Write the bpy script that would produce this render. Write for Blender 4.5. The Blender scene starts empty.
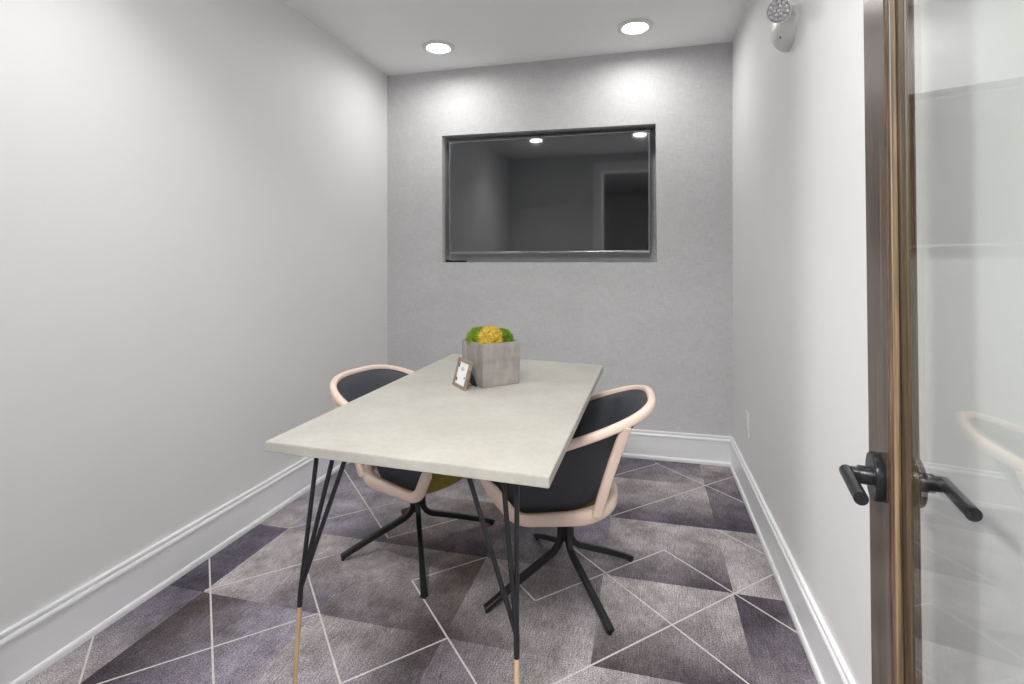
import bpy, bmesh, math, random
from mathutils import Vector, Matrix, Quaternion, noise

# ------------------------------------------------------------------ camera, world, exposure
S = bpy.context.scene
C = S.collection
CAM_Z, FPX, YAW = 1.1729, 521.99, 0.2509
cam = bpy.data.cameras.new('camera')
cam.sensor_width = 36.0
cam.lens = 36.0 * FPX / 1024.0
cam.shift_y = -(342.0 - 262.25) / 1024.0
cam.clip_start = 0.02
cob = bpy.data.objects.new('camera', cam)
C.objects.link(cob)
cob.matrix_world = (Matrix.Translation((0, 0, CAM_Z)) @ Matrix.Rotation(YAW, 4, 'Z')
                    @ Matrix.Rotation(math.pi / 2, 4, 'X') @ Matrix.Rotation(-0.001, 4, 'Z'))
S.camera = cob

W = bpy.data.worlds.new('hall_ambient')
W.use_nodes = True
W.node_tree.nodes['Background'].inputs[0].default_value = (1.0, 0.97, 0.93, 1)
W.node_tree.nodes['Background'].inputs[1].default_value = 0.25
S.world = W

S.view_settings.view_transform = 'Standard'
S.view_settings.look = 'None'
S.view_settings.gamma = 1.0
S.view_settings.exposure = 0.76
S.view_settings.use_curve_mapping = False

LENS_GLOW = 32.0             # emission of the visible downlight lenses
BACK_WATTS, FRONT_WATTS = 1.8, 3.3   # the lamps inside them   # the lamps inside them
FILL_WATTS = 66.0          # added fill light outside the door, lifts the lower part of the room
HALL_POWER = 265.0          # spotlight in the corridor ceiling, shining in through the doorway

hl = bpy.data.lights.new('corridor_spotlight', 'SPOT')
hl.energy = HALL_POWER; hl.color = (1, 0.99, 0.97); hl.spot_size = math.radians(62); hl.spot_blend = .6; hl.shadow_soft_size = 0.08
hlo = bpy.data.objects.new('corridor_spotlight', hl)
C.objects.link(hlo)
hlo.matrix_world = Matrix.Translation((-1.50, -1.90, 2.40)) @ (Vector((.15, 1.05, .75)) - Vector((-1.50, -1.90, 2.40))).to_track_quat('-Z', 'Y').to_matrix().to_4x4()

pn = bpy.data.lights.new('added_corridor_fill', 'AREA')  # invented soft fill through the doorway, not a known corridor fixture
pn.shape = 'RECTANGLE'; pn.size = 0.9; pn.size_y = 0.45; pn.energy = FILL_WATTS; pn.color = (1, 0.99, 0.975)
pno = bpy.data.objects.new('added_corridor_fill', pn)
C.objects.link(pno)
pno.location = (-.20, -.78, 2.425)

# ------------------------------------------------------------------ sizes of the room (metres)
A, B, D, H = 1.7006, 0.4838, 3.2269, 2.44      # left wall x=-A, right wall x=B, back wall y=D
VF = 0.08                                       # room face of the front wall
OPL, OPR, OPH = -0.53, 0.175, 2.24              # door opening in the front wall

# ------------------------------------------------------------------ node helpers
def mat(name, col=(.8, .8, .8), rough=.5, metal=0.0, spec=.5):
    m = bpy.data.materials.new(name)
    m.use_nodes = True
    b = m.node_tree.nodes['Principled BSDF']
    b.inputs['Base Color'].default_value = (*col, 1)
    b.inputs['Roughness'].default_value = rough
    b.inputs['Metallic'].default_value = metal
    b.inputs['Specular IOR Level'].default_value = spec
    return m

def N(m, t, **kw):
    n = m.node_tree.nodes.new(t)
    for k, v in kw.items():
        setattr(n, k, v)
    return n

def L(m, a, b):
    m.node_tree.links.new(a, b)

def bsdf(m):
    return m.node_tree.nodes['Principled BSDF']

def coords(m, scale=(1, 1, 1), rot=(0, 0, 0), kind='Object'):
    tc = N(m, 'ShaderNodeTexCoord'); mp = N(m, 'ShaderNodeMapping')
    L(m, tc.outputs[kind], mp.inputs['Vector'])
    mp.inputs['Scale'].default_value = scale
    mp.inputs['Rotation'].default_value = rot
    return mp.outputs['Vector']

def tex_noise(m, vec, scale, detail=3, rough=.5):
    n = N(m, 'ShaderNodeTexNoise')
    n.inputs['Scale'].default_value = scale; n.inputs['Detail'].default_value = detail
    n.inputs['Roughness'].default_value = rough
    L(m, vec, n.inputs['Vector'])
    return n.outputs['Fac']

def ramp(m, fac, stops):
    r = N(m, 'ShaderNodeValToRGB')
    el = r.color_ramp.elements
    while len(el) < len(stops):
        el.new(0.5)
    for e, (p, c) in zip(el, stops):
        e.position = p; e.color = (*c, 1)
    L(m, fac, r.inputs[0])
    return r.outputs[0]

def mixc(m, fac, a, b, mode='MIX'):
    x = N(m, 'ShaderNodeMix', data_type='RGBA', blend_type=mode)
    if isinstance(fac, (int, float)): x.inputs[0].default_value = fac
    else: L(m, fac, x.inputs[0])
    for i, v in ((6, a), (7, b)):
        if isinstance(v, tuple): x.inputs[i].default_value = (*v, 1)
        else: L(m, v, x.inputs[i])
    return x.outputs[2]

def bump(m, h, strength=.2, dist=.002):
    b = N(m, 'ShaderNodeBump')
    b.inputs['Strength'].default_value = strength; b.inputs['Distance'].default_value = dist
    L(m, h, b.inputs['Height']); L(m, b.outputs[0], bsdf(m).inputs['Normal'])

# ------------------------------------------------------------------ materials
def lin(r, g, b):
    f = lambda c: (c / 255 / 12.92) if c <= 10.3 else ((c / 255 + .055) / 1.055) ** 2.4
    return (f(r), f(g), f(b))

M_wall = mat('painted_wall', (.72, .72, .71), .55, spec=.35)
v = coords(M_wall); n = tex_noise(M_wall, v, 2.0, 3)
L(M_wall, ramp(M_wall, n, [(.3, (.79, .79, .785)), (.7, (.815, .815, .812))]), bsdf(M_wall).inputs['Base Color'])
bump(M_wall, tex_noise(M_wall, v, 350, 2), .05, .001)

M_ceil = mat('ceiling_paint', (.93, .93, .935), .8, spec=.2)
v = coords(M_ceil); bump(M_ceil, tex_noise(M_ceil, v, 300, 2), .04, .001)

M_trim = mat('white_trim_paint', (.88, .89, .905), .3, spec=.5)

# woven grey wallcovering
M_cloth = mat('woven_wallcovering', (.4, .4, .4), .85, spec=.2)
va = coords(M_cloth, (18, 18, 300)); vb = coords(M_cloth, (300, 300, 22)); vc = coords(M_cloth, (3, 3, 9))
na = tex_noise(M_cloth, va, 1, 3, .6); nb = tex_noise(M_cloth, vb, 1, 3, .6); nc = tex_noise(M_cloth, vc, 1, 4, .6)
s = N(M_cloth, 'ShaderNodeMath', operation='ADD'); L(M_cloth, na, s.inputs[0]); L(M_cloth, nb, s.inputs[1])
s2 = N(M_cloth, 'ShaderNodeMath', operation='MULTIPLY_ADD'); L(M_cloth, nc, s2.inputs[0]); s2.inputs[1].default_value = .35; L(M_cloth, s.outputs[0], s2.inputs[2])
s3 = N(M_cloth, 'ShaderNodeMath', operation='MULTIPLY'); L(M_cloth, s2.outputs[0], s3.inputs[0]); s3.inputs[1].default_value = .425
L(M_cloth, ramp(M_cloth, s3.outputs[0], [(.30, (.47, .47, .475)), (.50, (.60, .60, .608)), (.70, (.71, .71, .72))]), bsdf(M_cloth).inputs['Base Color'])
r = M_cloth.node_tree.nodes
bump(M_cloth, s.outputs[0], .25, .001)

# carpet: colour attribute carries each tile's dyed tone, noise gives the pile and the ribs
M_carpet = mat('carpet_tile', (.2, .2, .2), .95, spec=.1)
at = N(M_carpet, 'ShaderNodeVertexColor', layer_name='dye')
v = coords(M_carpet, (1, 1, 1)); vr = coords(M_carpet, (240, 22, 1))
n1 = tex_noise(M_carpet, v, 240, 3, .75); n2 = tex_noise(M_carpet, vr, 1, 2, .6); n3 = tex_noise(M_carpet, v, 7, 5, .65)
g1 = ramp(M_carpet, n1, [(.36, (.38, .37, .38)), (.64, (1.62, 1.62, 1.62))])
g2 = ramp(M_carpet, n2, [(.3, (.72, .72, .72)), (.7, (1.28, 1.28, 1.28))])
g3 = ramp(M_carpet, n3, [(.34, (.68, .66, .65)), (.66, (1.28, 1.28, 1.32))])
c1 = mixc(M_carpet, 1.0, at.outputs['Color'], g1, 'MULTIPLY')
c1 = mixc(M_carpet, 1.0, c1, g2, 'MULTIPLY')
c1 = mixc(M_carpet, 1.0, c1, g3, 'MULTIPLY')
L(M_carpet, c1, bsdf(M_carpet).inputs['Base Color'])
bump(M_carpet, n1, .5, .003)
M_cline = mat('carpet_pale_line', (.52, .50, .49), .95, spec=.1)
v = coords(M_cline); n1 = tex_noise(M_cline, v, 170, 3, .7)
L(M_cline, ramp(M_cline, n1, [(.3, (.55, .53, .52)), (.7, (.82, .80, .79))]), bsdf(M_cline).inputs['Base Color'])

M_hallwall = mat('hall_wall_paint', (.16, .15, .145), .8)
M_hallfloor = mat('hall_carpet', (.12, .11, .11), .95)

# concrete-look tabletop
M_top = mat('concrete_tabletop', (.5, .48, .42), .42, spec=.4)
v = coords(M_top, (1, 1, 1)); n1 = tex_noise(M_top, v, 7, 5, .6); n2 = tex_noise(M_top, v, 60, 4, .6)
ca = ramp(M_top, n1, [(.3, (.405, .392, .345)), (.55, (.458, .445, .400)), (.75, (.50, .49, .45))])
cb = ramp(M_top, n2, [(.35, (.95, .95, .95)), (.7, (1.04, 1.04, 1.04))])
L(M_top, mixc(M_top, 1, ca, cb, 'MULTIPLY'), bsdf(M_top).inputs['Base Color'])
bump(M_top, n2, .08, .001)

M_black = mat('black_powder_coat', (.012, .012, .013), .38, spec=.5)
M_tip = mat('tan_dipped_wood', (.5, .3, .15), .5)
v = coords(M_tip, (60, 60, 4)); n1 = tex_noise(M_tip, v, 1, 3)
L(M_tip, ramp(M_tip, n1, [(.3, (.50, .33, .19)), (.7, (.62, .43, .27))]), bsdf(M_tip).inputs['Base Color'])

M_pink = mat('pale_pink_frame', (.8, .6, .52), .45, spec=.4)
v = coords(M_pink); n1 = tex_noise(M_pink, v, 14, 3)
L(M_pink, ramp(M_pink, n1, [(.3, (.86, .67, .57)), (.7, (.90, .71, .61))]), bsdf(M_pink).inputs['Base Color'])

M_mesh = mat('black_mesh_back', (.050, .057, .072), .42, spec=.5)
v = coords(M_mesh); n1 = tex_noise(M_mesh, v, 500, 2)
bump(M_mesh, n1, .3, .001)
tr = N(M_mesh, 'ShaderNodeBsdfTransparent'); mx = N(M_mesh, 'ShaderNodeMixShader'); mx.inputs[0].default_value = .16
out = M_mesh.node_tree.nodes['Material Output']
L(M_mesh, bsdf(M_mesh).outputs[0], mx.inputs[1]); L(M_mesh, tr.outputs[0], mx.inputs[2]); L(M_mesh, mx.outputs[0], out.inputs['Surface'])

M_olive = mat('olive_fabric', (.12, .10, .02), .9, spec=.2)
v = coords(M_olive); w1 = N(M_olive, 'ShaderNodeTexVoronoi'); w1.inputs['Scale'].default_value = 260; L(M_olive, v, w1.inputs['Vector'])
L(M_olive, ramp(M_olive, w1.outputs['Distance'], [(.1, (.46, .37, .10)), (.6, (.22, .175, .045))]), bsdf(M_olive).inputs['Base Color'])
bump(M_olive, w1.outputs['Distance'], .5, .002)

M_conc = mat('grey_concrete', (.3, .28, .26), .75)
v = coords(M_conc, (1, 1, 1)); v2 = coords(M_conc, (30, 30, 9)); n1 = tex_noise(M_conc, v, 18, 5, .6); n2 = tex_noise(M_conc, v2, 1, 4, .6)
ca = ramp(M_conc, n1, [(.3, (.25, .23, .215)), (.7, (.37, .345, .325))]); cb = ramp(M_conc, n2, [(.3, (.85, .85, .85)), (.7, (1.12, 1.12, 1.12))])
L(M_conc, mixc(M_conc, 1, ca, cb, 'MULTIPLY'), bsdf(M_conc).inputs['Base Color'])
bump(M_conc, n1, .3, .002)

def moss(name, lo, hi):
    m = mat(name, lo, .85, spec=.2)
    v = coords(m); n1 = tex_noise(m, v, 70, 4, .8)
    L(m, ramp(m, n1, [(.3, lo), (.7, hi)]), bsdf(m).inputs['Base Color'])
    return m
M_mgreen = moss('green_moss', (.045, .11, .008), (.27, .40, .03))
M_mgold = moss('golden_moss', (.40, .20, .05), (.80, .70, .10))

M_fwood = mat('weathered_frame_wood', (.3, .22, .16), .6)
v = coords(M_fwood, (200, 30, 200)); n1 = tex_noise(M_fwood, v, 1, 3)
L(M_fwood, ramp(M_fwood, n1, [(.3, (.19, .13, .095)), (.7, (.34, .26, .20))]), bsdf(M_fwood).inputs['Base Color'])
M_paper = mat('white_paper', (.85, .85, .86), .35)
M_ink = mat('grey_ink', (.08, .08, .09), .6)
M_pink_ink = mat('pale_print', (.45, .52, .60), .6)

M_screen = mat('tv_screen_glass', (.004, .007, .010), .045, spec=.9)
bsdf(M_screen).inputs['IOR'].default_value = 1.8
M_bezel = mat('dark_metal_bezel', (.32, .33, .35), .2, metal=1)
M_blackpl = mat('black_plastic', (.01, .01, .01), .4)
M_lens = mat('downlight_lens', (1, 1, 1), .5)
b = bsdf(M_lens)
b.inputs['Emission Color'].default_value = (1.0, .985, .96, 1); b.inputs['Emission Strength'].default_value = LENS_GLOW
M_plastic = mat('white_plastic', (.78, .77, .75), .4)
M_chrome = mat('reflector_chrome', (.55, .55, .56), .12, metal=1)
M_slot = mat('dark_slot', (.02, .02, .02), .6)
M_brass = mat('satin_hinge_metal', (.05, .045, .04), .35, metal=.8)

# stained door wood
def doorwood(name, a, bcol, c, rough, across=150):
    m = mat(name, a, rough, spec=.5)
    v = coords(m, (across, across, 2.2)); v2 = coords(m, (260, 260, 14)); v3 = coords(m, (6, 6, 3))
    n1 = tex_noise(m, v, 1, 5, .72); n2 = tex_noise(m, v2, 1, 3, .6); n3 = tex_noise(m, v3, 1, 3)
    col = ramp(m, n1, [(.36, a), (.5, bcol), (.64, c)])
    col = mixc(m, 1, col, ramp(m, n2, [(.3, (.72, .72, .72)), (.7, (1.25, 1.25, 1.25))]), 'MULTIPLY')
    col = mixc(m, 1, col, ramp(m, n3, [(.3, (.8, .8, .8)), (.7, (1.15, 1.12, 1.1))]), 'MULTIPLY')
    L(m, col, bsdf(m).inputs['Base Color'])
    bump(m, n2, .15, .001)
    return m
M_dwood = doorwood('stained_door_wood', (.018, .011, .007), (.068, .045, .030), (.165, .118, .084), .27)
M_dbead = doorwood('golden_bead_wood', (.022, .014, .007), (.100, .066, .034), (.185, .130, .075), .42, 260)

M_hw = mat('black_door_hardware', (.014, .015, .017), .3, metal=.3)

# clear door glass: Fresnel share of mirror, rest straight through
M_glass = bpy.data.materials.new('door_glass'); M_glass.use_nodes = True
nt = M_glass.node_tree; nt.nodes.remove(nt.nodes['Principled BSDF'])
geo = N(M_glass, 'ShaderNodeNewGeometry')
dp = N(M_glass, 'ShaderNodeVectorMath', operation='DOT_PRODUCT'); L(M_glass, geo.outputs['Normal'], dp.inputs[0]); L(M_glass, geo.outputs['Incoming'], dp.inputs[1])
def mth(op, a, bb=None):
    x = N(M_glass, 'ShaderNodeMath', operation=op)
    for i, q in enumerate((a, bb)):
        if q is None: continue
        if isinstance(q, (int, float)): x.inputs[i].default_value = q
        else: L(M_glass, q, x.inputs[i])
    return x.outputs[0]
ab = mth('ABSOLUTE', dp.outputs['Value']); om = mth('SUBTRACT', 1.0, ab); pw = mth('POWER', om, 5.0)
fr = mth('ADD', mth('MULTIPLY', pw, .96), .04)
tr = N(M_glass, 'ShaderNodeBsdfTransparent'); tr.inputs[0].default_value = (.97, .985, .975, 1)
gl = N(M_glass, 'ShaderNodeBsdfGlossy'); gl.inputs['Roughness'].default_value = 0.0
mx = N(M_glass, 'ShaderNodeMixShader')
L(M_glass, fr, mx.inputs[0]); L(M_glass, tr.outputs[0], mx.inputs[1]); L(M_glass, gl.outputs[0], mx.inputs[2])
L(M_glass, mx.outputs[0], nt.nodes['Material Output'].inputs['Surface'])

# ------------------------------------------------------------------ mesh helpers
def obj(name, bm, m, parent=None, smooth=False, label=None, loc=None, recalc=True):
    if recalc:
        bmesh.ops.recalc_face_normals(bm, faces=bm.faces)
    me = bpy.data.meshes.new(name)
    bm.to_mesh(me); bm.free()
    mats = m if isinstance(m, (list, tuple)) else [m]
    for x in mats: me.materials.append(x)
    if smooth:
        for p in me.polygons: p.use_smooth = True
        if smooth != 'all':
            me.set_sharp_from_angle(angle=math.radians(38))
    o = bpy.data.objects.new(name, me)
    C.objects.link(o)
    if parent: o.parent = parent
    if label: o['label'] = label
    if loc: o.location = loc
    return o

def thing(name, label, cat, loc=(0, 0, 0), rz=0.0, group=None):
    o = bpy.data.objects.new(name, None); C.objects.link(o)
    o.empty_display_size = .05
    o.location = loc; o.rotation_euler = (0, 0, rz)
    o['label'] = label; o['category'] = cat
    if group: o['group'] = group
    return o

def tag(o, label, cat, group=None):
    o['label'] = label; o['category'] = cat
    if group: o['group'] = group
    return o

def struct(o, label=None):
    o['kind'] = 'structure'
    if label: o['label'] = label
    return o

def box(bm, x0, x1, y0, y1, z0, z1, bev=0.0, seg=2, mi=0):
    b2 = bmesh.new()
    vs = [b2.verts.new(p) for p in ((x0, y0, z0), (x1, y0, z0), (x1, y1, z0), (x0, y1, z0), (x0, y0, z1), (x1, y0, z1), (x1, y1, z1), (x0, y1, z1))]
    for f in ((3, 2, 1, 0), (4, 5, 6, 7), (0, 1, 5, 4), (1, 2, 6, 5), (2, 3, 7, 6), (3, 0, 4, 7)):
        b2.faces.new([vs[i] for i in f])
    if bev > 0:
        bmesh.ops.bevel(b2, geom=list(b2.edges), offset=bev, segments=seg, affect='EDGES', profile=.5)
    for f in b2.faces: f.material_index = mi
    me = bpy.data.meshes.new('tmp'); b2.to_mesh(me); b2.free(); bm.from_mesh(me); bpy.data.meshes.remove(me)
    return bm

def quad(bm, pts, mi=0):
    f = bm.faces.new([bm.verts.new(p) for p in pts]); f.material_index = mi
    return f

def ringsec(w, h, k=8, n=3.0):
    """rounded rectangular section, w along O, h along B"""
    out = []
    for i in range(k * 4):
        a = 2 * math.pi * i / (k * 4)
        c, s_ = math.cos(a), math.sin(a)
        out.append((w / 2 * math.copysign(abs(c) ** (2 / n), c), h / 2 * math.copysign(abs(s_) ** (2 / n), s_)))
    return out

def sweep(bm, path, sizes, outs, closed=False, n=3.0, k=5, mi=0):
    """path: points; sizes: (w,h) per point; outs: reference side vector per point"""
    P = [Vector(p) for p in path]; m = len(P); rings = []
    for i in range(m):
        a = P[(i - 1) % m] if (closed or i > 0) else P[i]
        b_ = P[(i + 1) % m] if (closed or i < m - 1) else P[i]
        T = (b_ - a).normalized()
        O = Vector(outs[i]); O = (O - T * O.dot(T)).normalized(); Bv = T.cross(O)
        rings.append([bm.verts.new(P[i] + O * x + Bv * y) for x, y in ringsec(*sizes[i], k=k, n=n)])
    q = len(rings[0])
    for i in range(m if closed else m - 1):
        r0, r1 = rings[i], rings[(i + 1) % m]
        for j in range(q):
            f = bm.faces.new((r0[j], r0[(j + 1) % q], r1[(j + 1) % q], r1[j])); f.material_index = mi
    if not closed:
        bm.faces.new(rings[0][::-1]).material_index = mi; bm.faces.new(rings[-1]).material_index = mi
    return bm

def tube(bm, path, radii, mi=0, k=4):
    if isinstance(radii, (int, float)): radii = [radii] * len(path)
    d = Vector(path[-1]) - Vector(path[0])
    ref = Vector((0, 0, 1)) if abs(d.normalized().z) < .9 else Vector((1, 0, 0))
    return sweep(bm, path, [(2 * r, 2 * r) for r in radii], [ref] * len(path), n=2.0, k=k, mi=mi)

def lathe(bm, prof, axis='Z', seg=40, mi=0, origin=(0, 0, 0)):
    """prof: (radius, height) list from bottom to top; r=0 allowed at ends"""
    o = Vector(origin)
    def pt(r, h, a):
        c, s_ = r * math.cos(a), r * math.sin(a)
        return o + {'Z': Vector((c, s_, h)), 'X': Vector((h, c, s_)), 'Y': Vector((s_, h, c))}[axis]
    rows = []
    for r, h in prof:
        rows.append([bm.verts.new(pt(0, h, 0))] if r <= 1e-6 else [bm.verts.new(pt(r, h, 2 * math.pi * i / seg)) for i in range(seg)])
    for a, b_ in zip(rows, rows[1:]):
        for i in range(seg):
            j = (i + 1) % seg
            if len(a) == 1 and len(b_) == 1: continue
            if len(a) == 1: f = bm.faces.new((a[0], b_[i], b_[j]))
            elif len(b_) == 1: f = bm.faces.new((a[i], a[j], b_[0]))
            else: f = bm.faces.new((a[i], a[j], b_[j], b_[i]))
            f.material_index = mi
    return bm

# ------------------------------------------------------------------ room shell
# carpet in 18-inch tiles with dyed gradients and pale inlaid lines
T = .457; U0, V0 = .300, 1.984
def tc(*c): return tuple(x for x in c)
LT = (.440, .410, .405)      # light greige
MD = (.205, .185, .200)      # mid
DK = (.085, .074, .095)      # dark
PU = (.165, .150, .190)      # mid purple
LP = (.345, .322, .375)      # light lilac grey
BR = (.210, .180, .168)      # warm brown grey
DB = (.105, .090, .088)
# corner tones of a tile (SW, SE, NE, NW), keyed (column to the left of x=U0, row from y=V0)
TILES = {}
def tile_tone(i, j):
    if (i, j) in TILES: return TILES[(i, j)]
    rr = random.Random(i * 131 + j * 977 + 5)
    lo, hi = rr.choice([(DK, LT), (DK, LP), (PU, LT), (DB, BR), (DK, MD), (MD, LP)])
    return rr.choice([(hi, hi, lo, lo), (lo, hi, hi, lo), (hi, lo, lo, hi), (hi, MD, lo, MD)])
TILES.update({
 (0, 0): (MD, DK, LT, LT), (-1, 0): (LT, LP, MD, LT), (-1, 1): (DK, DK, PU, MD), (0, 1): (PU, DK, LT, LT), (0, 2): (MD, LT, PU, PU),
 (-1, 2): (MD, MD, PU, LT), (1, 1): (MD, LP, LT, LP), (1, 0): (MD, MD, LP, DK), (0, -1): (DB, DK, LT, LT), (-1, -1): (MD, LP, MD, DK),
 (1, -1): (DB, LT, MD, LT), (0, -2): (LP, DK, DK, LT), (1, -2): (LP, MD, LT, MD), (2, -1): (MD, DB, BR, LT), (2, -2): (LP, LP, DB, LT),
 (3, -1): (LT, PU, LT, LT), (3, -2): (DK, LP, LP, DB), (4, -1): (DK, DK, PU, PU), (4, -2): (LT, LT, PU, PU), (3, 0): (LP, PU, LT, LP),
 (4, 0): (MD, LT, LP, LP), (2, 0): (BR, DK, BR, LT), (2, 1): (LT, LT, LP, MD), (3, 1): (LP, LT, PU, LP), (4, 1): (PU, LP, PU, MD), (1, 2): (LT, PU, PU, LP)})
#TILES-END
bm = bmesh.new(); dye = bm.loops.layers.float_color.new('dye')
K = 6
for i in range(-2, 6):
    for j in range(-14, 4):
        x1 = U0 - T * i; x0 = x1 - T; y0 = V0 + T * j; y1 = y0 + T
        sw, se, ne, nw = tile_tone(i, j)
        def tone(a, b_):
            a = a * a * (3 - 2 * a); b_ = b_ ** .7; b_ = b_ * b_ * (3 - 2 * b_)
            return tuple((sw[k] * (1 - a) + se[k] * a) * (1 - b_) + (nw[k] * (1 - a) + ne[k] * a) * b_ for k in range(3)) + (1.0,)
        for a in range(K):
            for b_ in range(K):
                cs = [(a / K, b_ / K), ((a + 1) / K, b_ / K), ((a + 1) / K, (b_ + 1) / K), (a / K, (b_ + 1) / K)]
                pp = [(min(max(x0 + p * T, -A - .05), B + .05), min(max(y0 + q * T, -4.0), D + .05)) for p, q in cs]
                if abs(pp[1][0] - pp[0][0]) < 1e-6 or abs(pp[2][1] - pp[1][1]) < 1e-6: continue
                f = bm.faces.new([bm.verts.new((px, py, 0)) for px, py in pp])
                for lp, (p, q) in zip(f.loops, cs): lp[dye] = tone(p, q)
LINES = [((-.160, 2.441), (.466, 3.067)), ((.05, 3.16), (.470, 2.735)), ((-.157, 2.93), (.07, 3.157)),
         ((-.600, 1.999), (-.372, 1.770)), ((-.372, 1.770), (.0715, 2.2125)), ((.0715, 2.2125), (.466, 1.818)),
         ((.296, 2.441), (.466, 2.275)), ((-.614, 1.070), (.466, 2.145)), ((-.304, 2.15), (.70, 1.14)),
         ((-1.65, 2.62), (-1.062, 2.018)), ((-.835, 1.770), (-.157, 1.070)), ((-.835, 1.770), (-.614, 1.984)),
         ((-1.528, 1.070), (-1.062, 1.527)), ((-1.300, 1.78), (-.614, 1.07)), ((-.822, 1.29), (-.600, 1.527)),
         ((-1.681, 1.71), (-1.07, 1.105)), ((-1.69, 1.27), (-1.3, .88)), ((-1.528, 1.535), (-1.21, 1.85)),
         ((-1.528, 1.984), (-1.19, 2.32)), ((-1.062, 2.018), (-.83, 2.25)), ((-.614, 1.07), (-.90, .78)), ((-.157, 1.07), (.466, .45))]
hw = .0029
for (ax, ay), (bx, by) in LINES:
    d = Vector((bx - ax, by - ay)).normalized(); nn = Vector((-d.y, d.x)) * hw
    quad(bm, [(ax - nn.x, ay - nn.y, .0012), (bx - nn.x, by - nn.y, .0012), (bx + nn.x, by + nn.y, .0012), (ax + nn.x, ay + nn.y, .0012)], 1)
bmesh.ops.remove_doubles(bm, verts=bm.verts, dist=1e-5)
floor = obj('floor', bm, [M_carpet, M_cline], recalc=False)
struct(floor, 'carpet tile floor in purple and grey gradients with thin pale diagonal lines')
for p in floor.data.polygons:
    if p.normal.z < 0: p.flip()
floor.data.update()

# ceiling (a slab)
bm = bmesh.new(); box(bm, -A - .12, B + .12, VF - .12, D + .4, H, H + .1)
struct(obj('ceiling', bm, M_ceil), 'flat white ceiling')
bm = bmesh.new(); box(bm, -A - .12, B + .12, -4.0, VF - .12, H, H + .1)
struct(obj('ceiling', bm, M_hallwall), 'dark ceiling of the corridor outside the door')
bm = bmesh.new(); box(bm, -A - .12, -A, -4.0, D + .12, 0, H)
struct(obj('wall_left', bm, M_wall), 'plain pale grey painted wall left of the table')
bm = bmesh.new(); box(bm, B, B + .12, -4.0, D + .12, 0, H)
struct(obj('wall_right', bm, M_wall), 'plain pale grey painted wall behind the glass door')
# front wall with the door opening
bm = bmesh.new()
box(bm, -A, OPL, VF - .12, VF, 0, H); box(bm, OPR, B, VF - .12, VF, 0, H); box(bm, OPL, OPR, VF - .12, VF, OPH, H)
struct(obj('wall_front', bm, mat('front_wall_paint', (.66, .66, .66), .6)), 'painted wall with the door opening, seen mirrored in the television')
# back wall: woven covering, with the recess for the television
NX0, NX1, NZ0, NZ1, NY = -1.304, .058, 1.172, 2.003, D + .14
bm = bmesh.new()
OUT = [bm.verts.new(p) for p in ((-A, D, 0), (B, D, 0), (B, D, H), (-A, D, H))]
INR = [bm.verts.new(p) for p in ((NX0, D, NZ0), (NX1 + .006, D, NZ0), (NX1, D, NZ1 - .004), (NX0, D, NZ1 + .006))]
for i in range(4):
    bm.faces.new((OUT[i], OUT[(i + 1) % 4], INR[(i + 1) % 4], INR[i]))
a, b_, c_, d_ = (NX0, NZ0), (NX1 + .006, NZ0), (NX1, NZ1 - .004), (NX0, NZ1 + .006)
for p, q in ((a, b_), (b_, c_), (c_, d_), (d_, a)):
    quad(bm, [(p[0], D, p[1]), (q[0], D, q[1]), (q[0], NY, q[1]), (p[0], NY, p[1])])
quad(bm, [(a[0], NY, a[1]), (b_[0], NY, b_[1]), (c_[0], NY, c_[1]), (d_[0], NY, d_[1])])
# outer shell so the wall has its thickness
quad(bm, [(-A - .1, D + .3, 0), (B + .1, D + .3, 0), (B + .1, D + .3, H), (-A - .1, D + .3, H)])
struct(obj('wall_back', bm, M_cloth), 'back wall in grey woven wallcovering with a recess for the television')

# baseboards: stepped profile (distance from wall, height)
PROF = [(0, .168), (.010, .168), (.012, .1655), (.012, .158), (.0095, .1555), (.0095, .1535), (.014, .151), (.0165, .146),
        (.0165, .139), (.0145, .1355), (.0115, .1335), (.0115, .022), (.015, .0215), (.0185, .0185), (.021, .012), (.021, 0), (0, 0)]
def baseboard(name, p, q, nrm, label, mp=0, mq=0):
    """runs from p to q on the wall, nrm points into the room; mp/mq = mitre at the ends"""
    p, q, nrm = Vector((*p, 0)), Vector((*q, 0)), Vector((*nrm, 0)); d = (q - p).normalized()
    bm = bmesh.new(); r0, r1 = [], []
    for t, z in PROF:
        r0.append(bm.verts.new(p + nrm * t + d * (t * mp) + Vector((0, 0, z)))); r1.append(bm.verts.new(q + nrm * t - d * (t * mq) + Vector((0, 0, z))))
    for i in range(len(PROF)):
        j = (i + 1) % len(PROF); bm.faces.new((r0[i], r0[j], r1[j], r1[i]))
    bm.faces.new(r0); bm.faces.new(r1[::-1])
    return struct(obj(name, bm, M_trim), label)
baseboard('baseboard_left', (-A, VF), (-A, D), (1, 0), 'white moulded baseboard along the left wall', 1, 1)
baseboard('baseboard_back', (-A, D), (B, D), (0, -1), 'white moulded baseboard under the grey back wall', 1, 1)
baseboard('baseboard_right', (B, D), (B, VF), (-1, 0), 'white moulded baseboard along the right wall', 1, 1)
baseboard('baseboard_front', (OPL - .095, VF), (-A, VF), (0, 1), 'white moulded baseboard of the door wall', 0, 1)
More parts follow.
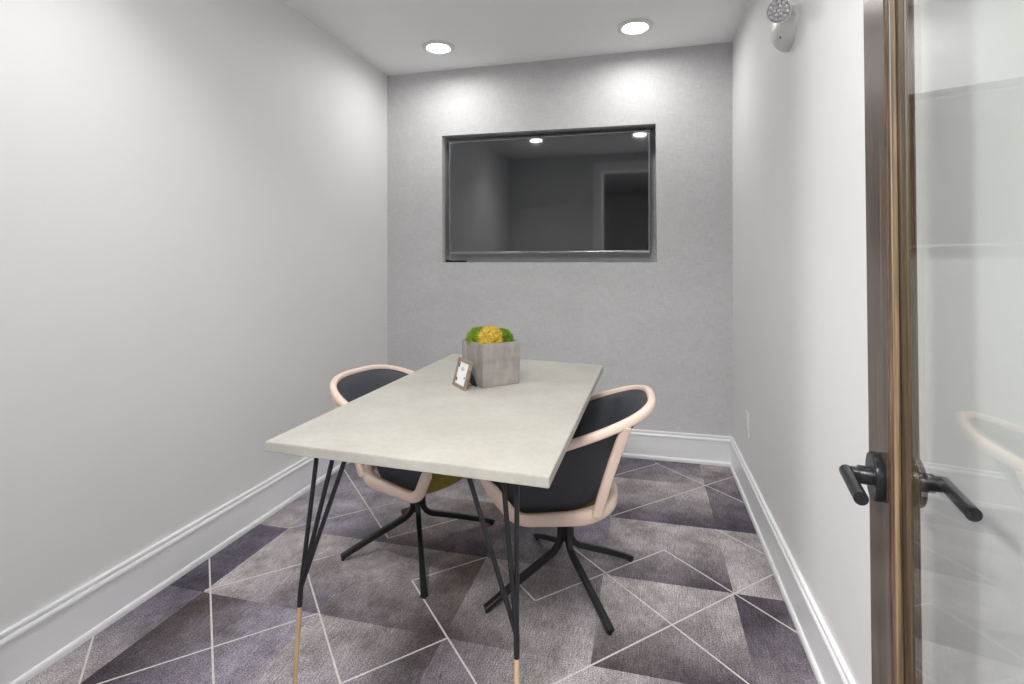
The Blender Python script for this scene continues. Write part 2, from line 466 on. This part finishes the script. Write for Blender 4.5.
# casing and jamb lining of the opening
bm = bmesh.new()
box(bm, OPL - .092, OPL + .004, VF, VF + .016, 0, OPH + .10, .003)
box(bm, OPR - .004, OPR + .092, VF, VF + .016, 0, OPH + .10, .003)
box(bm, OPL + .004, OPR - .004, VF, VF + .016, OPH - .004, OPH + .10, .003)
struct(obj('trim_1', bm, M_trim), 'white casing around the door opening, seen mirrored in the television')
bm = bmesh.new()
box(bm, OPL, OPL + .018, VF - .12, VF, 0, OPH); box(bm, OPR - .018, OPR, VF - .12, VF, 0, OPH); box(bm, OPL + .018, OPR - .018, VF - .12, VF, OPH - .018, OPH)
struct(obj('trim_2', bm, M_trim), 'white jamb lining of the door opening')
# the hall outside
bm = bmesh.new(); box(bm, -A - .12, B + .12, -4.1, -4.0, 0, H)
struct(obj('wall_hall', bm, M_hallwall), 'dark wall of the corridor outside the door')

# ------------------------------------------------------------------ glass door, standing open
DT = .0275                                    # thickness
door_dir = Vector((math.sin(.1520), math.cos(.1520), 0))   # hinge -> latch
door_n = Vector((door_dir.y, -door_dir.x, 0))                  # away from the room (towards the right wall)
latch = Vector((.2695, .7490, 0))              # room-side latch corner
DW, DH, ST = .690, 2.12, .096
hinge = latch - door_dir * DW
rz = math.atan2(door_dir.y, door_dir.x)
door = bpy.data.objects.new('door_1', None); C.objects.link(door)
TILT = math.radians(.55)                      # the leaf hangs slightly out of plumb
door.matrix_world = Matrix.Translation(hinge + door_n * (math.tan(TILT) * CAM_Z)) @ Matrix.Rotation(rz, 4, 'Z') @ Matrix.Rotation(-TILT, 4, 'X')
struct(door, 'open glass door with a stained wood frame and black lever handles')
# local frame: x from hinge to latch, y=0 room face .. y=-DT far face
def stile(name, x0, x1, inner):
    bm = bmesh.new()
    box(bm, x0, x1, -DT, 0, .012, .012 + DH, .0012, 1)
    return obj(name, bm, M_dwood, door)
GX0, GX1, GZ0, GZ1 = .105, DW - ST, .23, .012 + DH - .115
bm = bmesh.new(); box(bm, GX1, DW, -DT, 0, .012, .012 + DH, .0012, 1)
obj('latch_stile', bm, M_dwood, door)
bm = bmesh.new(); box(bm, 0, GX0, -DT, 0, .012, .012 + DH, .0012, 1)
obj('hinge_stile', bm, M_dwood, door)
bm = bmesh.new(); box(bm, GX0, GX1, -DT, 0, .012, GZ0, .0012, 1)
obj('bottom_rail', bm, M_dwood, door)
bm = bmesh.new(); box(bm, GX0, GX1, -DT, 0, GZ1, .012 + DH, .0012, 1)
obj('top_rail', bm, M_dwood, door)
# glazing beads: a stepped profile both sides of the glass, all round
for sgn, yc in ((1, -DT / 2 + .0035), (-1, -DT / 2 - .0035)):
    bm = bmesh.new()
    ye = -.0035 if sgn > 0 else -DT + .0035
    lo, hi = min(yc, ye), max(yc, ye)
    for (x0, x1, z0, z1) in ((GX1 - .004, GX1, GZ0, GZ1), (GX0, GX0 + .004, GZ0, GZ1), (GX0, GX1, GZ0, GZ0 + .004), (GX0, GX1, GZ1 - .004, GZ1)):
        box(bm, x0, x1, lo, hi, z0, z1, .0015, 2)
    obj('glazing_bead', bm, M_dbead, door, label='lighter golden wood glazing bead')
bm = bmesh.new(); box(bm, GX0, GX1, -DT / 2 - .003, -DT / 2 + .003, GZ0, GZ1)
obj('glass_pane', bm, M_glass, door, label='clear glass pane')
# lever handles
HZ, HX = .9240, DW - .058
def lever(side):
    s_ = side
    y0 = 0 if s_ > 0 else -DT
    bm = bmesh.new()
    lathe(bm, [(0, 0), (.0265, 0), (.0275, .0015), (.0275, .0085), (.026, .0100), (.0, .0100)] if s_ > 0 else [(0, 0), (.0265, 0), (.0275, -.0015), (.0275, -.0085), (.026, -.0100), (.0, -.0100)],
          'Y', 56, 0, (HX, y0, HZ))
    r_ = obj('rosette', bm, M_hw, door, 'auto')
    bm = bmesh.new()
    yn = y0 + s_ * .010; ye = y0 + s_ * .033
    lathe(bm, [(0, 0), (.0105, 0), (.0105, s_ * .012), (0, s_ * .012)], 'Y', 28, 0, (HX, yn, HZ))
    # octagonal neck that turns into the round bar
    sweep(bm, [(HX, yn + s_ * .010, HZ), (HX, ye - s_ * .004, HZ)], [(.0155, .0155)] * 2, [(0, 0, 1)] * 2, n=3.2, k=4)
    sweep(bm, [(HX + .0075, ye, HZ), (HX - .010, ye, HZ), (HX - .074, ye, HZ)], [(.0142, .0142)] * 3, [(0, 0, 1)] * 3, n=2.0, k=8)
    lathe(bm, [(0, .0085), (.003, .0085), (.003, .0100), (0, .0100)], 'X', 12, 0, (HX, ye, HZ))
    obj('lever_handle', bm, M_hw, door, 'auto', label='black lever handle')
lever(1); lever(-1)
# latch plate on the door edge and three hinges
bm = bmesh.new(); box(bm, DW - .0005, DW + .0012, -DT / 2 - .0125, -DT / 2 + .0125, HZ - .055, HZ + .055, .0005, 1)
box(bm, DW, DW + .010, -DT / 2 - .008, -DT / 2 + .008, HZ - .012, HZ + .012, .002, 2)
obj('latch_plate', bm, M_hw, door)
for z in (.25, 1.08, 1.92):
    bm = bmesh.new(); tube(bm, [(-.004, .005, z - .045), (-.004, .005, z + .045)], .006, k=5)
    obj('hinge', bm, M_brass, door, 'auto')

# ------------------------------------------------------------------ ceiling downlights
def downlight(x, y, label, watts, spread):
    t = thing('recessed_downlight', label, 'ceiling light', (x, y, H), 0, 'recessed ceiling downlights')
    bm = bmesh.new()
    lathe(bm, [(.060, -.004), (.070, -.0125), (.080, -.0135), (.090, -.0095), (.0945, -.005), (.095, 0), (.058, 0), (.060, -.004)], 'Z', 48)
    obj('trim_ring', bm, M_plastic, t, 'auto')
    bm = bmesh.new()
    lathe(bm, [(0, -.0045), (.045, -.0045), (.061, -.0055), (.061, -.002), (0, -.002)], 'Z', 40)
    obj('lens', bm, M_lens, t, 'auto', label='glowing white lens')
    la = bpy.data.lights.new('downlight_lamp', 'AREA'); la.shape = 'DISK'; la.size = .13; la.energy = watts; la.spread = math.radians(spread); la.color = (1, .985, .965)
    lo_ = bpy.data.objects.new('downlight_lamp', la); C.objects.link(lo_); lo_.location = (x, y, H - .0075)
downlight(-1.180, 2.865, 'left of the two lit round downlights in the ceiling near the back wall', BACK_WATTS, 168)
downlight(-.055, 2.882, 'right of the two lit round downlights in the ceiling near the back wall', BACK_WATTS, 168)
downlight(-1.13, 1.08, 'lit downlight nearer the door, seen mirrored left of centre in the television', FRONT_WATTS, 120)
downlight(-.055, 1.06, 'lit downlight nearer the door, seen mirrored top right in the television', FRONT_WATTS * .55, 120)

# white ceiling disc at the top edge of the view
bm = bmesh.new()
lathe(bm, [(0, -.010), (.030, -.010), (.036, -.006), (.038, 0), (0, 0)], 'Z', 40)
tag(obj('sprinkler_cover', bm, M_ceil, None, 'auto', loc=(-.19, 2.52, H)), 'small flat white round cover in the ceiling, cut by the top edge', 'ceiling cover')

# ------------------------------------------------------------------ television in the recess
tv = thing('television', 'large black wall television set into the recess of the grey wall', 'television', (-.622, D + .040, 1.600))
TW, TH = 1.296, .747
bm = bmesh.new()
box(bm, -TW / 2, TW / 2, .004, .045, -TH / 2, TH / 2, .004, 2)
obj('back_housing', bm, M_blackpl, tv)
bm = bmesh.new(); bz = .010
for (x0, x1, z0, z1) in ((-TW / 2, TW / 2, TH / 2 - bz, TH / 2), (-TW / 2, TW / 2, -TH / 2, -TH / 2 + .018), (-TW / 2, -TW / 2 + bz, -TH / 2 + .018, TH / 2 - bz), (TW / 2 - bz, TW / 2, -TH / 2 + .018, TH / 2 - bz)):
    box(bm, x0, x1, -.003, .010, z0, z1, .0028, 3)
obj('bezel', bm, M_bezel, tv, 'auto', label='thin shiny dark metal bezel')
bm = bmesh.new(); box(bm, -TW / 2 + bz - .001, TW / 2 - bz + .001, .0005, .006, -TH / 2 + .017, TH / 2 - bz + .001)
obj('screen', bm, M_screen, tv, label='dark glossy screen, switched off')
bm = bmesh.new(); box(bm, -.030, .030, -.0038, -.002, -TH / 2 + .006, -TH / 2 + .012, .0005, 1)
obj('logo_plate', bm, M_chrome, tv)
bm = bmesh.new()
box(bm, -.15, .15, .045, .096, -.12, .12, .004, 2)
obj('wall_mount', bm, M_blackpl, tv)
tv.rotation_euler = (math.radians(.45), 0, 0)
bm = bmesh.new()
pts = [(-1.292, D + .060, 1.1795), (-1.25, D + .055, 1.1795), (-1.20, D + .060, 1.1795), (-1.158, D + .075, 1.1795)]
tube(bm, pts, .0058)
box(bm, -1.298, -1.262, D + .045, D + .068, 1.1745, 1.190, .002, 2)
tag(obj('power_cable', bm, M_blackpl, None, 'auto'), 'short black cable lying in the bottom left corner of the television recess', 'cable')

# ------------------------------------------------------------------ table
tb = thing('table', 'rectangular table with a pale concrete-look top on black hairpin legs', 'table', (-.52, 1.62, 0))
bm = bmesh.new()
q = [(-.873, 1.048), (-.1845, 1.012), (-.169, 2.172), (-.866, 2.268)]
lo = [bm.verts.new((x + .52, y - 1.62, .727)) for x, y in q]; hi = [bm.verts.new((x + .52, y - 1.62, .75)) for x, y in q]
bm.faces.new(lo[::-1]); bm.faces.new(hi)
for i in range(4): bm.faces.new((lo[i], lo[(i + 1) % 4], hi[(i + 1) % 4], hi[i]))
bmesh.ops.bevel(bm, geom=list(bm.edges), offset=.0016, segments=2, affect='EDGES')
obj('tabletop', bm, M_top, tb, 'auto')
def hairpin(tops, join, foot):
    O3 = Vector((-.52, 1.62, 0))
    join = Vector(join) - O3; foot = Vector((*foot, 0)) - O3
    bm = bmesh.new()
    for t_ in tops:
        t_ = Vector((*t_, .727)) - O3
        # rods sweep together into one point
        tube(bm, [t_, t_.lerp(join, .55), join + (t_ - join) * .12, join], [.0054, .0054, .0054, .0056], k=4)
    cx = sum(t_[0] for t_ in tops) / 3 - O3.x; cy = sum(t_[1] for t_ in tops) / 3 - O3.y
    box(bm, cx - .055, cx + .055, cy - .03, cy + .03, .7235, .727, .001, 1)
    d = (join - foot).normalized()
    tube(bm, [join, join - d * .045], [.0062, .0062], k=5)
    lg = obj('leg', bm, M_black, tb, 'auto')
    bm = bmesh.new()
    tube(bm, [join - d * .045, foot + d * .006, foot], [.0058, .0046, .0042], k=5)
    obj('leg_tip', bm, M_tip, lg, 'auto', label='tan lower end of the leg')
hairpin([(-.755, 1.085), (-.710, 1.085), (-.676, 1.085)], (-.795, 1.077, .400), (-.830, 1.085))
hairpin([(-.374, 1.065), (-.292, 1.060), (-.265, 1.075)], (-.260, 1.050, .400), (-.252, 1.025))
hairpin([(-.215, 2.135), (-.262, 2.155), (-.330, 2.160)], (-.285, 2.232, .385), (-.312, 2.245))
hairpin([(-.790, 2.225), (-.740, 2.235), (-.690, 2.235)], (-.900, 2.262, .385), (-1.045, 2.290))

# ------------------------------------------------------------------ chairs
def sup(xb, w, n, x0, c, s_):
    return x0 - (x0 + xb) * abs(c) ** (2 / n), w * abs(s_) ** (2 / n)
def half_rim(m=34):
    out = []
    for i in range(m + 1):
        a = math.pi / 2 * i / m
        x, y = sup(.288, .257, 2.903, .012, math.cos(a), math.sin(a)); out.append((x, y))
    for i in range(1, 13):
        x = .012 + (.285 - .012) * i / 12; out.append((x, .257 - .05 * (x - .012)))
    return [Vector((x, y, .692 - .386 * (x + .288))) for x, y in out]
def half_ring(m=34):
    out = []
    for i in range(m + 1):
        a = math.pi / 2 * i / m
        x, y = sup(.150, .176, 2.3, .0, math.cos(a), math.sin(a)); out.append((x, y))
    for i in range(1, 13):
        out.append((.0 + .170 * i / 12, .176))
    return [Vector((x, y, .312 - .136 * x)) for x, y in out]
RIM, RING = half_rim(), half_ring()
def outn(pts, i, zero_x=False):
    a, b_ = pts[max(i - 1, 0)], pts[min(i + 1, len(pts) - 1)]
    if i == 0: return Vector((-1, 0, 0))
    t_ = b_ - a; return Vector((-t_.y, t_.x, 0)).normalized()
def bez(a, b_, c_, k):
    return [a * (1 - t) ** 2 + b_ * 2 * t * (1 - t) + c_ * t * t for t in [i / k for i in range(k + 1)]]

def make_chair():
    t = thing('swivel_chair', '', 'chair')
    fl_y = lambda v_: Vector((v_.x, -v_.y, v_.z))
    # one closed loop: rim, front posts, bottom ring
    path, size, outs = [], [], []
    half = []
    nr = len(RIM); cut = nr - 3
    RS, PS, GS = (.027, .029), (.026, .042), (.042, .050)
    for i in range(cut): half.append((RIM[i], RS, outn(RIM, i)))
    end_r, end_g = RIM[-1], RING[-1].copy()
    pd = (end_g - end_r).normalized(); Y = Vector((0, 1, 0))
    for p in bez(RIM[cut], end_r, end_r + pd * .055, 7): half.append((p, RS, Y))
    for k in range(1, 5):
        half.append(((end_r + pd * .055).lerp(end_g - pd * .055, k / 5), PS, Y))
    for p in bez(end_g - pd * .055, end_g, RING[-5] , 8): half.append((p, PS, Y))
    for i in range(len(RING) - 6, -1, -1):
        f = min(1, (len(RING) - 6 - i) / 14)
        half.append((RING[i], (PS[0] + (GS[0] - PS[0]) * f, PS[1] + (GS[1] - PS[1]) * f), outn(RING, i)))
    other = [(fl_y(p), s_, Vector((o.x, -o.y, 0))) for p, s_, o in half[1:-1]][::-1]
    loop = half + other
    bm = bmesh.new()
    sweep(bm, [l[0] for l in loop], [l[1] for l in loop], [l[2] for l in loop], closed=True, n=3.0, k=4)
    obj('frame', bm, M_pink, t, 'auto', label='pale pink frame loop')
    # black mesh shell between rim and ring
    bm = bmesh.new(); th = .006
    m = min(len(RIM), len(RING)); INN = [p - outn(RING, i) * (.022 if p.x > 0 else .022 + .020 * min(1, -p.x / .1)) + Vector((0, 0, .018)) for i, p in enumerate(RING)]
    full = [(RIM[i] - outn(RIM, i) * .009, INN[i], outn(RIM, i)) for i in range(m)]
    full = [(fl_y(a), fl_y(b_), Vector((o.x, -o.y, 0))) for a, b_, o in full[:0:-1]] + full
    V = 8
    def sh(side):
        g = []
        for a, b_, o in full:
            col = []
            for k in range(V + 1):
                f = k / V; p = b_.lerp(a, f) + o * (-.016 * math.sin(math.pi * f) + (side * th / 2))
                col.append(bm.verts.new(p))
            g.append(col)
        return g
    g0, g1 = sh(1), sh(-1); nn = len(full)
    for i in range(nn - 1):
        for k in range(V):
            bm.faces.new((g0[i][k], g0[i + 1][k], g0[i + 1][k + 1], g0[i][k + 1])); bm.faces.new((g1[i][k + 1], g1[i + 1][k + 1], g1[i + 1][k], g1[i][k]))
        for k in (0, V): bm.faces.new((g0[i][k], g1[i][k], g1[i + 1][k], g0[i + 1][k]))
    for i in (0, nn - 1):
        for k in range(V): bm.faces.new((g0[i][k], g0[i][k + 1], g1[i][k + 1], g1[i][k]))
    obj('backrest', bm, M_mesh, t, 'all', label='black woven mesh shell')
    # outer ribs
    for sg in (1, -1):
        top = Vector((-.195, sg * .224, .648)); bot = Vector((-.100, sg * .168, .330))
        o = Vector((-.35, sg * 1, 0)).normalized()
        pth = [top.lerp(bot, k / 8) + o * (-.008 * math.sin(math.pi * k / 8) + .004) for k in range(9)]
        bm = bmesh.new(); sweep(bm, pth, [(.022, .034)] * 9, [o] * 9, n=3.0, k=4)
        obj('support_rib', bm, M_pink, t, 'auto')
    # cushion
    bm = bmesh.new(); NA, NRr = 56, 12
    def plan(a):
        c, s_ = math.cos(a), math.sin(a)
        if c >= 0: x = .0 + .285 * abs(c) ** (2 / 2.6)
        else: x = -.095 * abs(c) ** (2 / 2.3)
        y = .138 * math.copysign(abs(s_) ** (2 / (2.6 if c >= 0 else 2.3)), s_)
        return x, y
    def zt(x, r): return .395 + .020 * (1 - r ** 2) - .02 * r ** 8
    def zb(x, r):
        q_ = max(0, min(1, (x - .10) / .185)); return .292 - .150 * min(x, .17) + .062 * q_ ** 1.6 + .012 * r ** 6
    layers = [('b', k / NRr) for k in range(1, NRr + 1)] + [('t', k / NRr) for k in range(NRr, 0, -1)]
    vb = bm.verts.new((0, 0, zb(0, 0))); vt = bm.verts.new((0, 0, zt(0, 0))); rr = []
    for s_, f in layers:
        row = []
        for i in range(NA):
            x, y = plan(2 * math.pi * i / NA); x *= f; y *= f
            row.append(bm.verts.new((x, y, zb(x, f) if s_ == 'b' else zt(x, f))))
        rr.append(row)
    for i in range(NA): bm.faces.new((vb, rr[0][(i + 1) % NA], rr[0][i])); bm.faces.new((vt, rr[-1][i], rr[-1][(i + 1) % NA]))
    for a, b_ in zip(rr, rr[1:]):
        for i in range(NA): bm.faces.new((a[i], a[(i + 1) % NA], b_[(i + 1) % NA], b_[i]))
    obj('seat_cushion', bm, M_olive, t, 'all', label='olive green upholstered seat')
    bm = bmesh.new(); lathe(bm, [(0, .268), (.060, .268), (.085, .278), (.090, .290), (0, .290)], 'Z', 32)
    lathe(bm, [(0, .17), (.020, .17), (.020, .27), (0, .27)], 'Z', 24)
    obj('swivel_column', bm, M_black, t, 'auto')
    return t

def chair_base(t, ang, lens, dl):
    for k, (a, R_) in enumerate(zip(ang, lens)):
        d = Vector((math.cos(a), math.sin(a), 0)); side = Vector((-d.y, d.x, 0))
        r0 = .020
        pp = [d * r0 + Vector((0, 0, .268)), d * r0 + Vector((0, 0, .190)), d * (r0 + .002) + Vector((0, 0, .160)), d * (r0 + .014) + Vector((0, 0, .138)),
              d * (r0 + .036) + Vector((0, 0, .121)), d * (.5 * (r0 + .036 + R_)) + Vector((0, 0, .068)), d * (R_ - .006) + Vector((0, 0, .0125))]
        bm = bmesh.new()
        sweep(bm, pp, [(.021, .023)] * 6 + [(.026, .019)], [side] * 7, n=5.0, k=3)
        lg = obj('leg', bm, M_black, t, 'auto', loc=dl)
        bm = bmesh.new(); f = d * (R_ - .012)
        lathe(bm, [(0, 0), (.007, 0), (.007, .006), (0, .006)], 'Z', 16, 0, f)
        obj('glide', bm, M_blackpl, lg, 'auto')

def add_chair(x, y, rz_, label, feet, hub):
    t = make_chair(); t.location = (x, y, 0); t.rotation_euler = (0, 0, rz_); t['label'] = label; t['group'] = 'tub chairs at the table'
    ang, ln = [], []
    hx, hy = hub; dl = Vector((hx - x, hy - y, 0)); dl.rotate(Quaternion((0, 0, 1), -rz_))
    for c_ in t.children:
        if c_.name.startswith('swivel_column'): c_.location = dl
    for fx, fy in feet:
        ang.append(math.atan2(fy - hy, fx - hx) - rz_); ln.append(math.hypot(fx - hx, fy - hy) + .012)
    chair_base(t, ang, ln, dl)
    return t
add_chair(-.270, 1.916, 3.200, 'pink framed black mesh tub chair on the door side, its back towards the right wall',
          [(-.517, 1.675), (-.111, 1.671), (-.061, 2.099), (-.448, 2.170)], (-.288, 1.910))
add_chair(-.952, 1.999, -.217, 'pink framed tub chair with olive seat between the table and the left wall',
          [(-1.157, 1.827), (-.752, 1.69), (-.669, 2.243), (-1.093, 2.232)], (-.918, 2.003))

# ------------------------------------------------------------------ planter with moss
PX, PY, PR, PH, PS_ = -.5285, 1.6640, math.radians(47), .147, .153
pl = thing('cube_planter', 'square grey concrete planter filled with moss on the table', 'planter', (PX, PY, .75), PR)
bm = bmesh.new()
# tapered hollow box; the near corner sits at the local origin
def qring(s0, s1, z): return [bm.verts.new(p) for p in ((s0, s0, z), (s1, s0, z), (s1, s1, z), (s0, s1, z))]
t0 = .003
R0 = qring(t0, PS_ - t0, 0); R1 = qring(0, PS_, PH); R2_ = qring(.009, PS_ - .009, PH); R3 = qring(.011, PS_ - .011, PH - .030)
bm.faces.new(R0[::-1]); bm.faces.new(R3)
for a, b_ in ((R0, R1), (R1, R2_), (R2_, R3)):
    for i in range(4): bm.faces.new((a[i], a[(i + 1) % 4], b_[(i + 1) % 4], b_[i]))
bmesh.ops.bevel(bm, geom=[e for e in bm.edges], offset=.0018, segments=2, affect='EDGES')
obj('pot', bm, M_conc, pl, 'auto')
def moss_clump(name, m, cx, cy, cz_, rx, ry, rz_, seed, label):
    rr = random.Random(seed); bm = bmesh.new()
    bmesh.ops.create_icosphere(bm, subdivisions=4, radius=1)
    for v_ in bm.verts:
        nz = noise.noise(v_.co * 3.3 + Vector((seed, 0, 0))); n2 = noise.noise(v_.co * 9 + Vector((0, seed, 0)))
        f = 1 + .10 * nz + .07 * n2
        v_.co = Vector((cx + v_.co.x * rx * f, cy + v_.co.y * ry * f, cz_ + v_.co.z * rz_ * f))
    base = [v_.co.copy() for v_ in bm.verts]
    c = Vector((cx, cy, cz_))
    for p in base * 2:
        if p.z < PH - .012: continue
        d = (p - c).normalized() + Vector((rr.uniform(-.5, .5), rr.uniform(-.5, .5), rr.uniform(-.2, .5)))
        d.normalize(); ln = rr.uniform(.005, .011); w = rr.uniform(.0014, .0030)
        s_ = d.cross(Vector((rr.random(), rr.random(), rr.random()))).normalized() * w; s2 = d.cross(s_).normalized() * w
        p = p + Vector((rr.uniform(-.002, .002), rr.uniform(-.002, .002), 0))
        tip = bm.verts.new(p + d * ln); q_ = [bm.verts.new(p + s_), bm.verts.new(p + s2), bm.verts.new(p - s_ - s2)]
        for i in range(3): bm.faces.new((q_[i], q_[(i + 1) % 3], tip))
    o = obj(name, bm, m, pl, False, label=label, recalc=False)
    o['kind'] = 'stuff'
    return o
# local x runs to the right-back, local y to the left-back
moss_clump('moss', M_mgreen, .046, .098, .146, .044, .044, .043, 3, 'green moss')
moss_clump('moss', M_mgold, .066, .062, .147, .047, .042, .046, 7, 'golden yellow moss')
moss_clump('moss', M_mgreen, .112, .054, .143, .033, .038, .040, 11, 'green moss')

# ------------------------------------------------------------------ small picture frame leaning on its strut
BLp, BRp = Vector((-.6505, 1.699, .75)), Vector((-.580, 1.622, .75))
dx = (BRp - BLp).normalized(); FW, FH = .1044, .097
fr_rz = math.atan2(dx.y, dx.x)
pf = thing('picture_frame', 'small wooden picture frame standing on the table against the planter', 'picture frame', BLp, fr_rz)
tilt = Matrix.Rotation(math.radians(-15), 4, 'X')
# local: x along the bottom, y away from the viewer, z up
def tl(bm):
    bm.transform(tilt); bm.transform(Matrix.Translation((0, 0, .0))); return bm
bm = bmesh.new(); fw = .011
box(bm, 0, FW, 0, .011, 0, fw, .0012); box(bm, 0, FW, 0, .011, FH - fw, FH, .0012)
box(bm, 0, fw, 0, .011, fw, FH - fw, .0012); box(bm, FW - fw, FW, 0, .011, fw, FH - fw, .0012)
obj('wooden_frame', tl(bm), M_fwood, pf, 'auto')
bm = bmesh.new(); box(bm, fw - .001, FW - fw + .001, .004, .006, fw - .001, FH - fw + .001)
pic = obj('picture', tl(bm), M_paper, pf, label='white card with a few small dark marks')
def mark(x0, x1, z0, z1, m):
    b2 = bmesh.new()
    k = 10; cx, cz_ = (x0 + x1) / 2, (z0 + z1) / 2
    vs = [b2.verts.new((cx + (x1 - x0) / 2 * math.cos(6.2832 * i / k) * (1 + .2 * math.sin(i * 2.3)), .0037, cz_ + (z1 - z0) / 2 * math.sin(6.2832 * i / k))) for i in range(k)]
    b2.faces.new(vs)
    return b2
for x0, x1, z0, z1, m in ((.011, .024, .018, .032, M_ink), (.011, .021, .064, .084, M_ink), (.072, .082, .033, .042, M_ink), (.034, .062, .056, .070, M_pink_ink)):
    obj('printed_mark', tl(mark(x0, x1, z0, z1, m)), m, pic)
bm = bmesh.new(); box(bm, .004, FW - .004, .0105, .0125, .003, FH - .003)
obj('backing', tl(bm), M_blackpl, pf)
bm = bmesh.new()
a0 = Vector((FW / 2, .012 + math.sin(math.radians(15)) * .080, .080)); 
for s_ in (-1, 1): pass
pts = [(FW / 2 - .012, a0.y, a0.z), (FW / 2 + .012, a0.y, a0.z), (FW / 2 + .024, a0.y + .026, .0), (FW / 2 - .024, a0.y + .026, .0)]
fv = [bm.verts.new(p) for p in pts]; bv = [bm.verts.new((p[0], p[1] + .003, p[2])) for p in pts]
bm.faces.new(fv); bm.faces.new(bv[::-1])
for i in range(4): bm.faces.new((fv[i], bv[i], bv[(i + 1) % 4], fv[(i + 1) % 4]))
obj('easel_back', bm, M_blackpl, pf)

# ------------------------------------------------------------------ things on the right wall
em = thing('emergency_light', 'white emergency light with a round lamp head high on the right wall', 'emergency light', (B, 1.985, 1.975))
# local x points out of the wall as -x, y along the wall
bm = bmesh.new()
# shield-shaped back housing: lofted outline
def outline(s_, x): 
    pts = []
    for i in range(28):
        a = 2 * math.pi * i / 28; c, sn = math.cos(a), math.sin(a)
        y = .105 * math.copysign(abs(c) ** .8, c); z = .066 * sn
        y *= (1 - .22 * (sn < 0) * (-sn)); pts.append((x, y * s_ + 0.75 * min(0, x + .016), z * s_))
    return pts
prev = None; first = None
for s_, x in ((1, 0), (1, -.016), (.97, -.024), (.90, -.036), (.76, -.050), (.50, -.058)):
    row = [bm.verts.new(p) for p in outline(s_, x)]
    if prev:
        for i in range(28): bm.faces.new((prev[i], prev[(i + 1) % 28], row[(i + 1) % 28], row[i]))
    else: first = row
    prev = row
bm.faces.new(prev); bm.faces.new(first[::-1])
obj('housing', bm, M_plastic, em, 'auto')
hd = Vector((-.35, -.82, -.42)).normalized()      # where the lamp head looks
hc = Vector((-.064, -.128, .014))
rot = hd.to_track_quat('Z', 'Y').to_matrix().to_4x4(); M4 = Matrix.Translation(hc) @ rot
bm = bmesh.new(); lathe(bm, [(0, -.045), (.024, -.045), (.032, -.030), (.036, -.008), (.037, .010), (.035, .010), (.034, .004), (.0, .004)], 'Z', 36)
bm.transform(M4); obj('lamp_head', bm, M_plastic, em, 'auto')
bm = bmesh.new(); lathe(bm, [(0, .0045), (.034, .0045), (.034, .0075), (0, .0075)], 'Z', 36)
bm.transform(M4); ref = obj('reflector', bm, M_chrome, em, 'auto', label='faceted silver lamp face')
bm = bmesh.new()
for k, (rr_, nn_) in enumerate(((0, 1), (.0135, 6), (.0260, 11))):
    for i in range(nn_):
        a = 2 * math.pi * i / nn_ + k; lathe(bm, [(.0068, .0070), (.0062, .0105), (.0035, .0125), (0, .0130)], 'Z', 12, 0, (rr_ * math.cos(a), rr_ * math.sin(a), 0))
bm.transform(M4); obj('led_cluster', bm, mat('clear_led_dome', (.62, .62, .64), .15, .6), em, 'auto')
bm = bmesh.new(); lathe(bm, [(0, 0), (.004, 0), (.004, -.003), (0, -.003)], 'X', 14, 0, (-.044, -.060, -.046)); 
obj('test_button', bm, M_slot, em, 'auto')

ou = thing('outlet', 'white wall outlet low on the right wall near the back corner', 'outlet', (B, 2.757, .381))
bm = bmesh.new(); box(bm, -.0065, 0, -.036, .036, -.058, .058, .003, 3); obj('cover_plate', bm, M_plastic, ou, 'auto')
for z in (-.020, .020):
    bm = bmesh.new(); box(bm, -.009, -.004, -.017, .017, z - .0145, z + .0145, .003, 3); so = obj('socket', bm, M_plastic, ou, 'auto')
    bm = bmesh.new()
    for y in (-.0065, .0065): box(bm, -.0093, -.0085, y - .001, y + .001, z - .002, z + .007)
    obj('slots', bm, M_slot, so)
